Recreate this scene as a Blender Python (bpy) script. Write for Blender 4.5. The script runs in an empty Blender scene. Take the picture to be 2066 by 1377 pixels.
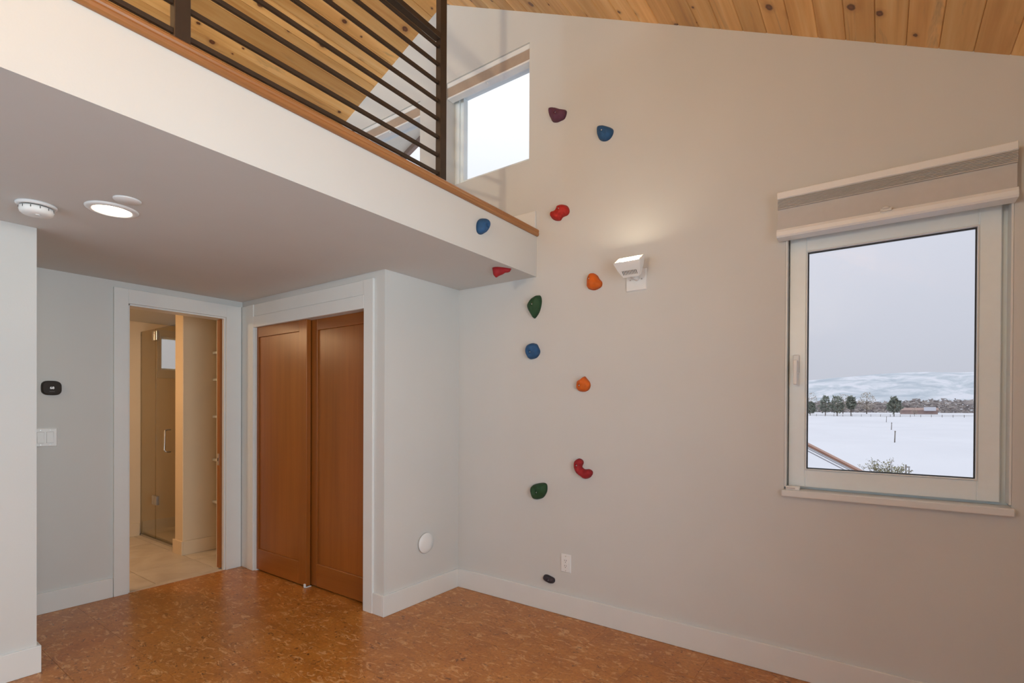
import bpy, bmesh, math, random
from mathutils import Vector, Matrix
from mathutils.geometry import delaunay_2d_cdt

random.seed(7)
scene = bpy.context.scene
COL = scene.collection

# ------------------------------------------------------------------ camera
cam_d = bpy.data.cameras.new('camera'); cam = bpy.data.objects.new('camera', cam_d); COL.objects.link(cam)
YAW, PITCH, ROLL = 0.6229, -0.00493, 0.00474
fw = Vector((-math.sin(YAW), math.cos(YAW), 0)); rt = Vector((math.cos(YAW), math.sin(YAW), 0)); up = Vector((0, 0, 1))
fw, up = fw*math.cos(PITCH) + up*math.sin(PITCH), up*math.cos(PITCH) - fw*math.sin(PITCH)
rt, up = rt*math.cos(ROLL) + up*math.sin(ROLL), up*math.cos(ROLL) - rt*math.sin(ROLL)
M = Matrix((rt, up, -fw)).transposed().to_4x4(); M.translation = Vector((2.5517, -2.8721, 1.3143))
cam.matrix_world = M
cam_d.sensor_width = 36.0; cam_d.lens = 36.0*1034.99/2066.0
cam_d.shift_x = 0.0; cam_d.shift_y = 142.78/2066.0
cam_d.clip_start = 0.05; cam_d.clip_end = 9000
scene.camera = cam

# ------------------------------------------------------------------ world: overcast sky, brighter towards the zenith
world = bpy.data.worlds.new('overcast_sky'); scene.world = world; world.use_nodes = True
wn, wl = world.node_tree.nodes, world.node_tree.links
wn.clear()
wo = wn.new('ShaderNodeOutputWorld'); bg = wn.new('ShaderNodeBackground'); tc = wn.new('ShaderNodeTexCoord')
sep = wn.new('ShaderNodeSeparateXYZ'); mr = wn.new('ShaderNodeMapRange'); rampw = wn.new('ShaderNodeValToRGB')
wl.new(tc.outputs['Generated'], sep.inputs[0]); wl.new(sep.outputs['Z'], mr.inputs['Value'])
mr.inputs['From Min'].default_value = 0.0; mr.inputs['From Max'].default_value = 1.0
wl.new(mr.outputs[0], rampw.inputs[0])
rampw.color_ramp.elements[0].position = 0.0; rampw.color_ramp.elements[0].color = (0.565, 0.585, 0.675, 1)
rampw.color_ramp.elements[1].position = 1.0; rampw.color_ramp.elements[1].color = (1.75, 1.80, 1.90, 1)
e = rampw.color_ramp.elements.new(0.26); e.color = (0.70, 0.725, 0.835, 1)
e = rampw.color_ramp.elements.new(0.55); e.color = (1.20, 1.24, 1.32, 1)
wl.new(rampw.outputs[0], bg.inputs[0]); bg.inputs[1].default_value = 1.0
wl.new(bg.outputs[0], wo.inputs[0])

# ------------------------------------------------------------------ area lamps added outside unseen windows, stronger than the sky's daylight
def area(name, loc, rot, sx, sy, power, col, spread=180):
    d = bpy.data.lights.new(name, 'AREA'); d.shape = 'RECTANGLE'; d.size = sx; d.size_y = sy
    d.energy = power; d.color = col; d.spread = math.radians(spread)
    o = bpy.data.objects.new(name, d); COL.objects.link(o); o.location = loc; o.rotation_euler = rot
    return o
area('added_side_window_light', (3.62, -2.30, 1.30), (0, math.radians(90), 0), 2.05, 2.0, 43, (0.79, 0.915, 0.99), 120)
area('added_rear_window_light', (0.55, -4.80, 1.45), (math.radians(90), 0, 0), 2.1, 1.5, 19, (0.58, 0.81, 1.0))
area('added_loft_window_light', (-1.35, -4.78, 3.20), (math.radians(114), 0, 0), 1.9, 0.75, 34, (0.66, 0.84, 1.0), 80)

scene.view_settings.view_transform = 'Standard'; scene.view_settings.look = 'None'
scene.view_settings.exposure = 0.0; scene.view_settings.gamma = 1.0; scene.view_settings.use_curve_mapping = False
scene.cycles.use_denoising = True
scene.cycles.max_bounces = 9; scene.cycles.diffuse_bounces = 6; scene.cycles.glossy_bounces = 3
scene.cycles.transparent_max_bounces = 16; scene.cycles.adaptive_threshold = 0.02; scene.cycles.sample_clamp_indirect = 6.0
scene.cycles.caustics_reflective = False; scene.cycles.caustics_refractive = False

# ================================================================== helpers
ORG = {}
class MB:
    def __init__(s): s.v = []; s.f = []; s.sm = []
    def add(s, verts, faces, smooth=False):
        o = len(s.v); s.v += [tuple(p) for p in verts]
        for f in faces: s.f.append([i+o for i in f]); s.sm.append(smooth)
        return s
    def box(s, a, b):
        x0, x1 = sorted((a[0], b[0])); y0, y1 = sorted((a[1], b[1])); z0, z1 = sorted((a[2], b[2]))
        return s.hexa([(x0,y0,z0),(x1,y0,z0),(x1,y1,z0),(x0,y1,z0),(x0,y0,z1),(x1,y0,z1),(x1,y1,z1),(x0,y1,z1)])
    def hexa(s, p):      # bottom ring then top ring
        return s.add(p, [(3,2,1,0),(4,5,6,7),(0,1,5,4),(1,2,6,5),(2,3,7,6),(3,0,4,7)])
    def ring_loft(s, rings, cap=True, smooth=True):
        n = len(rings[0]); vs = [p for r in rings for p in r]; fs = []
        for k in range(len(rings)-1):
            for i in range(n):
                j = (i+1) % n; fs.append((k*n+i, k*n+j, (k+1)*n+j, (k+1)*n+i))
        o = len(s.v); s.add(vs, fs, smooth)
        if cap:
            s.f.append([o+i for i in range(n)][::-1]); s.sm.append(False)
            s.f.append([o+(len(rings)-1)*n+i for i in range(n)]); s.sm.append(False)
        return s
    def lathe(s, base, axis, prof, seg=32, cap=True):   # prof: (radius, height) along axis
        ax = Vector(axis).normalized(); t = Vector((1,0,0)) if abs(ax.x) < .9 else Vector((0,1,0))
        u = ax.cross(t).normalized(); w = ax.cross(u); b = Vector(base)
        rings = [[b + ax*h + u*(r*math.cos(2*math.pi*i/seg)) + w*(r*math.sin(2*math.pi*i/seg)) for i in range(seg)] for r, h in prof]
        return s.ring_loft(rings, cap)
    def cyl(s, a, b, r, seg=16, r2=None):
        a = Vector(a); b = Vector(b)
        return s.lathe(a, b-a, [(r, 0), (r if r2 is None else r2, (b-a).length)], seg)
    def tube(s, pts, r, seg=10):
        pts = [Vector(p) for p in pts]; rings = []
        for i, p in enumerate(pts):
            d = (pts[min(i+1, len(pts)-1)] - pts[max(i-1, 0)]).normalized()
            t = Vector((0,0,1)) if abs(d.z) < .9 else Vector((1,0,0))
            u = d.cross(t).normalized(); w = d.cross(u)
            rr = r[i] if isinstance(r, (list, tuple)) else r
            rings.append([p + u*(rr*math.cos(2*math.pi*k/seg)) + w*(rr*math.sin(2*math.pi*k/seg)) for k in range(seg)])
        return s.ring_loft(rings)
    def frame(s, axis, c0, c1, outer, inner):
        """rectangular ring; axis 'y': outer=(x0,z0,x1,z1) between y=c0..c1; axis 'x': (y0,z0,y1,z1)"""
        def P(u, w, c): return (u, c, w) if axis == 'y' else (c, u, w)
        a0, b0, a1, b1 = outer; i0, j0, i1, j1 = inner
        for (u0, w0, u1, w1) in ((a0, b0, i0, b1), (i1, b0, a1, b1), (i0, b0, i1, j0), (i0, j1, i1, b1)):
            s.box(P(u0, w0, c0), P(u1, w1, c1))
        return s
    def build(s, name, mat, parent=None, bevel=0.0, origin=None, seg=1):
        org = Vector(origin) if origin is not None else (ORG[parent.name] if parent else Vector((0,0,0)))
        me = bpy.data.meshes.new(name)
        bm = bmesh.new()
        vs = [bm.verts.new(Vector(p) - org) for p in s.v]
        for f, sm in zip(s.f, s.sm):
            try:
                fa = bm.faces.new([vs[i] for i in f]); fa.smooth = sm
            except ValueError: pass
        bmesh.ops.recalc_face_normals(bm, faces=bm.faces[:])
        if bevel > 0:
            es = [e for e in bm.edges if len(e.link_faces) == 2 and e.calc_face_angle(0) > 0.6]
            bmesh.ops.bevel(bm, geom=es, offset=bevel, segments=seg, affect='EDGES', profile=.5, clamp_overlap=True)
        bm.to_mesh(me); bm.free()
        me.materials.append(mat)
        ob = bpy.data.objects.new(name, me); COL.objects.link(ob)
        if parent:
            ob.parent = parent; ob.location = org - ORG[parent.name]
        else:
            ob.location = org
        ORG[ob.name] = org.copy()
        return ob

def empty(name, loc):
    o = bpy.data.objects.new(name, None); COL.objects.link(o); o.location = loc; o.empty_display_size = .1
    ORG[o.name] = Vector(loc); return o
def tag(o, label, cat, group=None, kind=None):
    o['label'] = label; o['category'] = cat
    if group: o['group'] = group
    if kind: o['kind'] = kind
    return o
def struct(o, label=None, cat=None):
    o['kind'] = 'structure'
    if label: o['label'] = label
    if cat: o['category'] = cat
    return o
def BOX(a, b): return MB().box(a, b)
def copy_tree(o, parent=None):
    c = o.copy(); COL.objects.link(c); c.parent = parent
    for ch in list(o.children): copy_tree(ch, c)
    return c
def lamp_light(name, loc, rot, power, par):
    d = bpy.data.lights.new(name, 'AREA'); d.shape = 'RECTANGLE'; d.size = .12; d.size_y = .06; d.energy = power; d.color = (1, .80, .55)
    o = bpy.data.objects.new(name, d); COL.objects.link(o); o.location = loc; o.rotation_euler = rot; return o

# ------------------------------------------------------------------ materials
def new_mat(name):
    m = bpy.data.materials.new(name); m.use_nodes = True
    nt = m.node_tree; b = nt.nodes['Principled BSDF']
    return m, nt, b
def N(nt, t, **kw):
    n = nt.nodes.new(t)
    for k, v in kw.items(): setattr(n, k, v)
    return n
def L(nt, a, b): nt.links.new(a, b)
def math_n(nt, op, a, b=None, c=None):
    n = N(nt, 'ShaderNodeMath', operation=op)
    for i, v in enumerate((a, b, c)):
        if v is None: continue
        if isinstance(v, (int, float)): n.inputs[i].default_value = v
        else: L(nt, v, n.inputs[i])
    return n.outputs[0]
def vmath(nt, op, a, b=None):
    n = N(nt, 'ShaderNodeVectorMath', operation=op)
    for i, v in enumerate((a, b)):
        if v is None: continue
        if isinstance(v, tuple): n.inputs[i].default_value = v
        else: L(nt, v, n.inputs[i])
    return n
def ramp(nt, fac, stops):
    r = N(nt, 'ShaderNodeValToRGB'); els = r.color_ramp.elements
    while len(els) < len(stops): els.new(0.5)
    for el, (p, c) in zip(els, stops): el.position = p; el.color = (*c, 1) if len(c) == 3 else c
    L(nt, fac, r.inputs[0]); return r.outputs[0]
def mix(nt, fac, a, b, mode='MIX'):
    n = N(nt, 'ShaderNodeMix', data_type='RGBA', blend_type=mode)
    if isinstance(fac, (int, float)): n.inputs[0].default_value = fac
    else: L(nt, fac, n.inputs[0])
    for i, v in ((6, a), (7, b)):
        if isinstance(v, tuple): n.inputs[i].default_value = (*v, 1)
        else: L(nt, v, n.inputs[i])
    return n.outputs[2]
def noise(nt, vec, scale, detail=3, rough=.5, dist=0):
    n = N(nt, 'ShaderNodeTexNoise'); n.inputs['Scale'].default_value = scale; n.inputs['Detail'].default_value = detail
    n.inputs['Roughness'].default_value = rough; n.inputs['Distortion'].default_value = dist
    L(nt, vec, n.inputs['Vector']); return n.outputs['Fac']
def bump(nt, b, h, strength, dist=.01):
    n = N(nt, 'ShaderNodeBump'); n.inputs['Strength'].default_value = strength; n.inputs['Distance'].default_value = dist
    L(nt, h, n.inputs['Height']); L(nt, n.outputs[0], b.inputs['Normal'])
def objvec(nt, seeded=True):
    t = N(nt, 'ShaderNodeTexCoord')
    if not seeded: return t.outputs['Object'], None
    oi = N(nt, 'ShaderNodeObjectInfo')
    off = math_n(nt, 'MULTIPLY', oi.outputs['Random'], 57.0)
    cx = N(nt, 'ShaderNodeCombineXYZ'); L(nt, off, cx.inputs[0]); L(nt, off, cx.inputs[1])
    return vmath(nt, 'ADD', t.outputs['Object'], cx.outputs[0]).outputs[0], oi.outputs['Random']
def stretch(nt, vec, s): return vmath(nt, 'MULTIPLY', vec, s).outputs[0]

def m_plain(name, col, rough=.5, metal=0, spec=.5, var=.03, nscale=30, bmp=0, bscale=200, bdist=.002):
    m, nt, b = new_mat(name); v, r = objvec(nt, False)
    nz = noise(nt, v, nscale, 3)
    c = ramp(nt, nz, [(.3, tuple(x*(1-var) for x in col)), (.7, tuple(min(1, x*(1+var)) for x in col))])
    L(nt, c, b.inputs['Base Color']); b.inputs['Roughness'].default_value = rough; b.inputs['Metallic'].default_value = metal
    b.inputs['Specular IOR Level'].default_value = spec
    if bmp: bump(nt, b, noise(nt, v, bscale, 2), bmp, bdist)
    return m
WALL = m_plain('painted_plaster', (.65, .66, .65), .75, var=.012, nscale=3, bmp=.12, bscale=140, bdist=.0015, spec=.25)
TRIM = m_plain('white_trim_paint', (.75, .77, .765), .35, var=.01, nscale=8)
PLASTIC = m_plain('white_plastic', (.83, .85, .855), .35, var=.01)
VINYL = m_plain('white_window_vinyl', (.83, .91, .94), .3, var=.01)
FABRIC = m_plain('shade_fabric', (.70, .69, .67), .9, var=.03, nscale=60, spec=.1)
BLACK = m_plain('black_gasket', (.02, .02, .022), .5)
DARK = m_plain('dark_slot', (.03, .028, .025), .7)
STEEL = m_plain('dark_bronze_steel', (.052, .036, .027), .42, metal=.25, var=.1, nscale=12)
NICKEL = m_plain('brushed_nickel', (.55, .53, .50), .3, metal=1, var=.05)
SILVER = m_plain('bolt_steel', (.75, .74, .72), .3, metal=1, var=.05)
THERMO = m_plain('black_glass_front', (.022, .017, .015), .15, var=.02)
SOFFIT = m_plain('cream_soffit', (.88, .82, .70), .7, var=.04, nscale=5)
BATHWALL = m_plain('cream_bathroom_paint', (.72, .585, .41), .7, var=.015, nscale=3, spec=.25)
SHOWER = m_plain('shower_stone', (.62, .56, .47), .4, var=.06, nscale=6)

def m_emit(name, col, s):
    m, nt, b = new_mat(name); b.inputs['Base Color'].default_value = (*col, 1)
    b.inputs['Emission Color'].default_value = (*col, 1); b.inputs['Emission Strength'].default_value = s
    return m
LED_DOWN = m_emit('downlight_lens', (1, .80, .55), 18)
LED_WALL = m_emit('wall_lamp_lens', (1, .84, .60), 75)
LED_ASSUMED_BATH = m_emit('assumed_bathroom_lamp_lens', (1, .66, .36), 78)  # glow of the assumed unseen bathroom lamp
TEXTGLOW = m_emit('screen_digits', (.75, .75, .75), .6)

def m_glass(name, tint, refl=.06, rough=0.0):
    m = bpy.data.materials.new(name); m.use_nodes = True; nt = m.node_tree; nt.nodes.clear()
    o = N(nt, 'ShaderNodeOutputMaterial'); t = N(nt, 'ShaderNodeBsdfTransparent'); g = N(nt, 'ShaderNodeBsdfGlossy')
    mx = N(nt, 'ShaderNodeMixShader'); fr = N(nt, 'ShaderNodeLayerWeight'); fr.inputs[0].default_value = .5
    tx = N(nt, 'ShaderNodeTexCoord'); nz = noise(nt, tx.outputs['Object'], 2.0, 1)
    c = ramp(nt, nz, [(.3, tint), (.7, tuple(x*.995 for x in tint))]); L(nt, c, t.inputs[0])
    g.inputs['Roughness'].default_value = rough
    f = math_n(nt, 'MULTIPLY_ADD', math_n(nt, 'POWER', fr.outputs['Facing'], 5.0), .4, refl*.5)
    L(nt, f, mx.inputs[0]); L(nt, t.outputs[0], mx.inputs[1]); L(nt, g.outputs[0], mx.inputs[2]); L(nt, mx.outputs[0], o.inputs[0])
    return m
GLASS = m_glass('window_glass', (.985, .99, .985), .03)
SHGLASS = m_glass('shower_glass', (.88, .86, .81), .05)

def m_pine():
    m, nt, b = new_mat('knotty_pine'); v, rnd = objvec(nt)
    g1 = noise(nt, stretch(nt, v, (22, 1.1, 22)), 1.0, 4, .55, .6)
    g2 = noise(nt, stretch(nt, v, (5, .45, 5)), 1.0, 3, .5, .4)
    base = ramp(nt, g1, [(.30, (.66, .365, .125)), (.52, (.79, .49, .195)), (.75, (.85, .60, .29))])
    tone = ramp(nt, g2, [(.35, (.80, .72, .62)), (.62, (1.06, 1.04, 1.02))])
    c = mix(nt, 1.0, base, tone, 'MULTIPLY')
    pv = ramp(nt, rnd, [(0, (.80, .78, .74)), (.5, (1.0, .99, .98)), (1, (1.14, 1.10, 1.04))])
    c = mix(nt, 1.0, c, pv, 'MULTIPLY')
    # grey-blue stain streaks
    st = noise(nt, stretch(nt, v, (13, 1.4, 13)), 1.0, 4, .6, 1.2)
    stm = N(nt, 'ShaderNodeMapRange'); stm.inputs['From Min'].default_value = .60; stm.inputs['From Max'].default_value = .74
    L(nt, st, stm.inputs['Value']); c = mix(nt, math_n(nt, 'MULTIPLY', stm.outputs[0], .55), c, (.24, .165, .095))
    # knots: one possible per voronoi cell, round in metres
    S = (8.0, 2.6, 0.0)
    vv = stretch(nt, v, S)
    vo = N(nt, 'ShaderNodeTexVoronoi', voronoi_dimensions='2D', feature='F1'); vo.inputs['Scale'].default_value = 1.0
    L(nt, vv, vo.inputs['Vector'])
    d = vmath(nt, 'SUBTRACT', vv, vo.outputs['Position']).outputs[0]
    d = stretch(nt, d, (1/S[0], .75/S[1], 0)); ln = vmath(nt, 'LENGTH', d).outputs['Value']
    sc = N(nt, 'ShaderNodeSeparateColor'); L(nt, vo.outputs['Color'], sc.inputs[0])
    wob = noise(nt, stretch(nt, v, (60, 60, 60)), 1.0, 2)
    ln = math_n(nt, 'ADD', ln, math_n(nt, 'MULTIPLY', math_n(nt, 'SUBTRACT', wob, .5), .008))
    on = math_n(nt, 'GREATER_THAN', sc.outputs[0], .38)
    rad = math_n(nt, 'MULTIPLY_ADD', sc.outputs[1], .014, .004)
    q = math_n(nt, 'DIVIDE', ln, rad)
    kn = N(nt, 'ShaderNodeMapRange'); kn.inputs['From Min'].default_value = 1.25; kn.inputs['From Max'].default_value = .8
    L(nt, q, kn.inputs['Value'])
    halo = N(nt, 'ShaderNodeMapRange'); halo.inputs['From Min'].default_value = 2.6; halo.inputs['From Max'].default_value = 1.0
    L(nt, q, halo.inputs['Value'])
    c = mix(nt, math_n(nt, 'MULTIPLY', math_n(nt, 'MULTIPLY', halo.outputs[0], on), .5), c, (.36, .15, .045))
    kc = ramp(nt, math_n(nt, 'MULTIPLY', q, .6), [(.0, (.20, .075, .03)), (.35, (.15, .05, .022)), (.6, (.055, .02, .01))])
    c = mix(nt, math_n(nt, 'MULTIPLY', kn.outputs[0], on), c, kc)
    L(nt, c, b.inputs['Base Color']); b.inputs['Roughness'].default_value = .38; b.inputs['Specular IOR Level'].default_value = .5
    bump(nt, b, g1, .08, .002)
    return m
PINE = m_pine()

def m_wood(name, dark, mid, light, axis, rough=.35, scale=1.0):
    m, nt, b = new_mat(name); v, rnd = objvec(nt)
    s = [26*scale]*3; s[axis] = .9*scale
    g = noise(nt, stretch(nt, v, tuple(s)), 1.0, 4, .6, .5)
    s2 = [5*scale]*3; s2[axis] = .4*scale
    g2 = noise(nt, stretch(nt, v, tuple(s2)), 1.0, 2)
    c = ramp(nt, g, [(.3, dark), (.52, mid), (.78, light)])
    c = mix(nt, 1.0, c, ramp(nt, g2, [(.35, (.86, .84, .82)), (.65, (1.06, 1.05, 1.04))]), 'MULTIPLY')
    L(nt, c, b.inputs['Base Color']); b.inputs['Roughness'].default_value = rough
    bump(nt, b, g, .05, .001)
    return m
FIR_V = m_wood('fir_door_vertical', (.27, .083, .012), (.305, .096, .015), (.335, .108, .018), 2, .33)
FIR_H = m_wood('fir_door_rail', (.27, .083, .012), (.305, .096, .015), (.335, .108, .018), 0, .33)
CAPWOOD = m_wood('oiled_fir_cap', (.27, .110, .036), (.36, .160, .056), (.43, .205, .080), 1, .38)

def m_cork():
    m, nt, b = new_mat('cork_flooring'); v, rnd = objvec(nt)
    lo = noise(nt, v, 5.0, 4, .6, .3)
    c = ramp(nt, lo, [(.28, (.35, .125, .020)), (.5, (.445, .170, .030)), (.75, (.52, .215, .043))])
    mid = noise(nt, v, 55.0, 4, .65)
    c = mix(nt, 1.0, c, ramp(nt, mid, [(.3, (.78, .74, .70)), (.6, (1.08, 1.06, 1.04))]), 'MULTIPLY')
    fl = noise(nt, stretch(nt, v, (11.0, 22.0, 11.0)), 1.0, 5, .66, 1.6)
    fm = N(nt, 'ShaderNodeMapRange'); fm.inputs['From Min'].default_value = .55; fm.inputs['From Max'].default_value = .62
    L(nt, fl, fm.inputs['Value'])
    c = mix(nt, math_n(nt, 'MULTIPLY', fm.outputs[0], .65), c, (.70, .40, .18))
    dk = noise(nt, stretch(nt, v, (26.0, 44.0, 26.0)), 1.0, 3, .6, 1.2)
    dm = N(nt, 'ShaderNodeMapRange'); dm.inputs['From Min'].default_value = .39; dm.inputs['From Max'].default_value = .32
    L(nt, dk, dm.inputs['Value'])
    c = mix(nt, math_n(nt, 'MULTIPLY', dm.outputs[0], .8), c, (.10, .032, .011))
    L(nt, c, b.inputs['Base Color'])
    b.inputs['Roughness'].default_value = .30; b.inputs['Specular IOR Level'].default_value = .45
    bump(nt, b, mid, .05, .001)
    return m
CORK = m_cork()
def m_tile():
    m, nt, b = new_mat('beige_stone_tile'); v, rnd = objvec(nt)
    a = noise(nt, v, 4.0, 5, .6, .6)
    c = ramp(nt, a, [(.3, (.53, .45, .36)), (.55, (.63, .55, .45)), (.75, (.68, .61, .52))])
    L(nt, c, b.inputs['Base Color']); b.inputs['Roughness'].default_value = .4; return m
TILE = m_tile()
GROUT = m_plain('tile_grout', (.42, .36, .29), .9)

def m_hold(name, col):
    m, nt, b = new_mat(name); v, rnd = objvec(nt, False)
    n1 = noise(nt, v, 30, 3); n2 = noise(nt, v, 420, 2)
    c = ramp(nt, n1, [(.3, tuple(x*.88 for x in col)), (.7, tuple(min(1, x*1.08) for x in col))])
    L(nt, c, b.inputs['Base Color']); b.inputs['Roughness'].default_value = .62; b.inputs['Specular IOR Level'].default_value = .35
    bump(nt, b, n2, .5, .002); return m
H_PURPLE = m_hold('purple_resin', (.115, .038, .075)); H_BLUE = m_hold('blue_resin', (.022, .095, .24))
H_RED = m_hold('red_resin', (.44, .022, .018)); H_CRIM = m_hold('crimson_resin', (.36, .018, .024)); H_ORANGE = m_hold('orange_resin', (.68, .135, .012))
H_GREEN = m_hold('green_resin', (.022, .072, .028)); H_GREY = m_hold('dark_grey_resin', (.050, .036, .044))

def m_snow():
    m, nt, b = new_mat('snow_field'); v, rnd = objvec(nt, False)
    a = noise(nt, stretch(nt, v, (.05, .028, .05)), 1.0, 6, .62, .4)
    c = ramp(nt, a, [(.30, (.54, .545, .60)), (.60, (.59, .595, .65)), (.70, (.52, .52, .55)), (.78, (.36, .345, .33))])
    L(nt, c, b.inputs['Base Color']); b.inputs['Roughness'].default_value = .9; return m
SNOW = m_snow()
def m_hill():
    m, nt, b = new_mat('hazy_snowy_hillside'); v, rnd = objvec(nt, False)
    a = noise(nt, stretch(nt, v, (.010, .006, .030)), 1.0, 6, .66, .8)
    c = ramp(nt, a, [(.38, (.34, .385, .445)), (.50, (.44, .475, .53)), (.58, (.55, .56, .62))])  # distance haze is mixed into these pale snow and scrub colours
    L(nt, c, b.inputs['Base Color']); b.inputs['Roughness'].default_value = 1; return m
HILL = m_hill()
EVERG = m_plain('evergreen_needles', (.18, .20, .165), .9, var=.3, nscale=.6)
TANLEAF = m_plain('dry_twigs', (.36, .31, .25), .9, var=.25, nscale=.8)
WOODS = m_plain('bare_woodland', (.33, .295, .285), 1, var=.2, nscale=.15)
BUSHLEAF = m_plain('bush_leaves', (.24, .22, .12), .8, var=.4, nscale=4)
BARK = m_plain('bark', (.13, .105, .085), .9, var=.2, nscale=8)
FENCEW = m_plain('weathered_post', (.22, .20, .18), .9, var=.2)
REDBARN = m_plain('dull_red_siding', (.33, .235, .215), .9, var=.1, nscale=.5)
ROOFSNOW = m_plain('roof_snow', (.60, .605, .66), .9, var=.02, nscale=3)
ROOFMETAL = m_plain('brown_metal_edge', (.30, .145, .095), .5, var=.1, nscale=5)
SEAM = m_plain('grey_metal_seam', (.30, .29, .31), .5, var=.05)

# ================================================================== dimensions (metres)
HC = 2.20            # ceiling under the loft
LX = 0.685           # loft edge
HT = 2.49            # top of loft fascia
CY = -0.705          # closet front
WX = -1.782          # bathroom door wall
BX, BY = -0.842, -2.182   # hall wall face and end
XR = 3.38            # right wall
YF = -4.55           # wall behind the camera
XL = -3.66           # far left (bathroom / loft)
RX, RZ = -0.18, 4.40
SR, SL = 0.52, 0.43
def gable(x): return RZ - SR*(x-RX) if x >= RX else RZ + SL*(x-RX)

# ================================================================== structure
# back wall (gable, with three window openings)
def wall_gable(name, y0, y1, holes, x0, x1, topoff=.04):
    mb = MB()
    xs = sorted({x0, x1, RX, *[h[0] for h in holes], *[h[2] for h in holes]}); xs = [x for x in xs if x0 <= x <= x1]
    zs = sorted({-0.1, *[h[1] for h in holes], *[h[3] for h in holes]})
    for a, b in zip(xs, xs[1:]):
        for k, z in enumerate(zs):
            za = zb = None
            if k+1 < len(zs): za = zb = zs[k+1]
            else: za, zb = gable(a)+topoff, gable(b)+topoff
            if any(a >= h[0]-1e-6 and b <= h[2]+1e-6 and z >= h[1]-1e-6 and za <= h[3]+1e-6 for h in holes): continue
            mb.hexa([(a,y0,z),(b,y0,z),(b,y1,z),(a,y1,z),(a,y0,za),(b,y0,zb),(b,y1,zb),(a,y1,za)])
    return struct(mb.build(name, WALL), 'warm white plaster wall with climbing holds and windows' if name == 'wall_back' else None)
W1 = (-0.142, 2.995, 0.620, 3.785)      # small high window nearer the ridge
W2 = (-1.182, 2.995, -0.420, 3.752)
WR = (2.163, 0.918, 2.986, 2.195)      # casement window
wall_gable('wall_back', 0.0, 0.20, [W1, W2, WR], -3.80, XR+.12)
WF = (-0.55, 0.55, 1.65, 2.25)  # assumed unseen rear window opening, added for light on the back wall
WLF = (-2.35, 2.80, -0.35, 3.60)  # assumed unseen loft window opening, added for cool light on the left slope
wall_gable('wall_front', YF-.15, YF, [WF, WLF], -3.80, XR+.12)

def wall_x(name, x0, x1, y0, y1, z0, z1, holes, mat=WALL):
    mb = MB()
    ys = sorted({y0, y1, *[h[0] for h in holes], *[h[2] for h in holes]}); zs = sorted({z0, z1, *[h[1] for h in holes], *[h[3] for h in holes]})
    for a, b in zip(ys, ys[1:]):
        for c, d in zip(zs, zs[1:]):
            if any(a >= h[0]-1e-6 and b <= h[2]+1e-6 and c >= h[1]-1e-6 and d <= h[3]+1e-6 for h in holes): continue
            mb.box((x0, a, c), (x1, b, d))
    return struct(mb.build(name, mat))
def wall_y(name, y0, y1, x0, x1, z0, z1, holes, mat=WALL):
    mb = MB()
    xs = sorted({x0, x1, *[h[0] for h in holes], *[h[2] for h in holes]}); zs = sorted({z0, z1, *[h[1] for h in holes], *[h[3] for h in holes]})
    for a, b in zip(xs, xs[1:]):
        for c, d in zip(zs, zs[1:]):
            if any(a >= h[0]-1e-6 and b <= h[2]+1e-6 and c >= h[1]-1e-6 and d <= h[3]+1e-6 for h in holes): continue
            mb.box((a, y0, c), (b, y1, d))
    return struct(mb.build(name, mat))
SIDEW = (-3.30, 0.28, -1.30, 2.35)  # assumed unseen side window opening, added for daylight from the right
wall_x('wall_right', XR, XR+.12, YF, 0.0, -.1, gable(XR)+.08, [SIDEW])
DOOR = (-1.508, 0.0, -0.840, 2.053)
wall_x('wall_left', WX-.12, WX, YF, 0.0, 0.0, HC, [DOOR])
wall_x('wall_hall', BX-.12, BX, YF, BY, 0.0, HC, [])
wall_x('wall_closet_side', -0.10, 0.0, CY, 0.0, 0.0, HC, [])
CL = (-1.575, 0.0, -0.185, 1.97)
wall_y('wall_closet_front', CY, CY+.09, WX, -0.10, 0.0, HC, [CL])
# loft slab: ceiling under it, white fascia
slab = MB().box((-3.80, YF, HC), (LX, 0.0, HT+.01)).build('ceiling_loft', WALL); struct(slab, 'white loft slab with fascia above the closet')
# outer left wall of bathroom and loft, with the small bathroom window
BW = (-0.625, 1.72, -0.28, 2.075)
wall_x('wall_outer', XL-.16, XL, YF, 0.0, -.1, 3.2, [BW], BATHWALL)
wall_y('wall_bathroom', -2.75, -2.65, XL, WX-.12, 0.0, HC, [], BATHWALL)
# bathroom partition beside the shower
part_ = struct(BOX((-2.672, -0.865, 0.0), (-2.511, 0.0, HC)).build('wall_shower', BATHWALL, bevel=.004))

# ------------------------------------------------------------------ floors
floor = struct(BOX((WX-.12, YF-.1, -.12), (XR+.1, 0.15, -.006)).build('floor', m_plain('subfloor', (.20, .08, .03), .8)), 'brown speckled cork floor')
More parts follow.
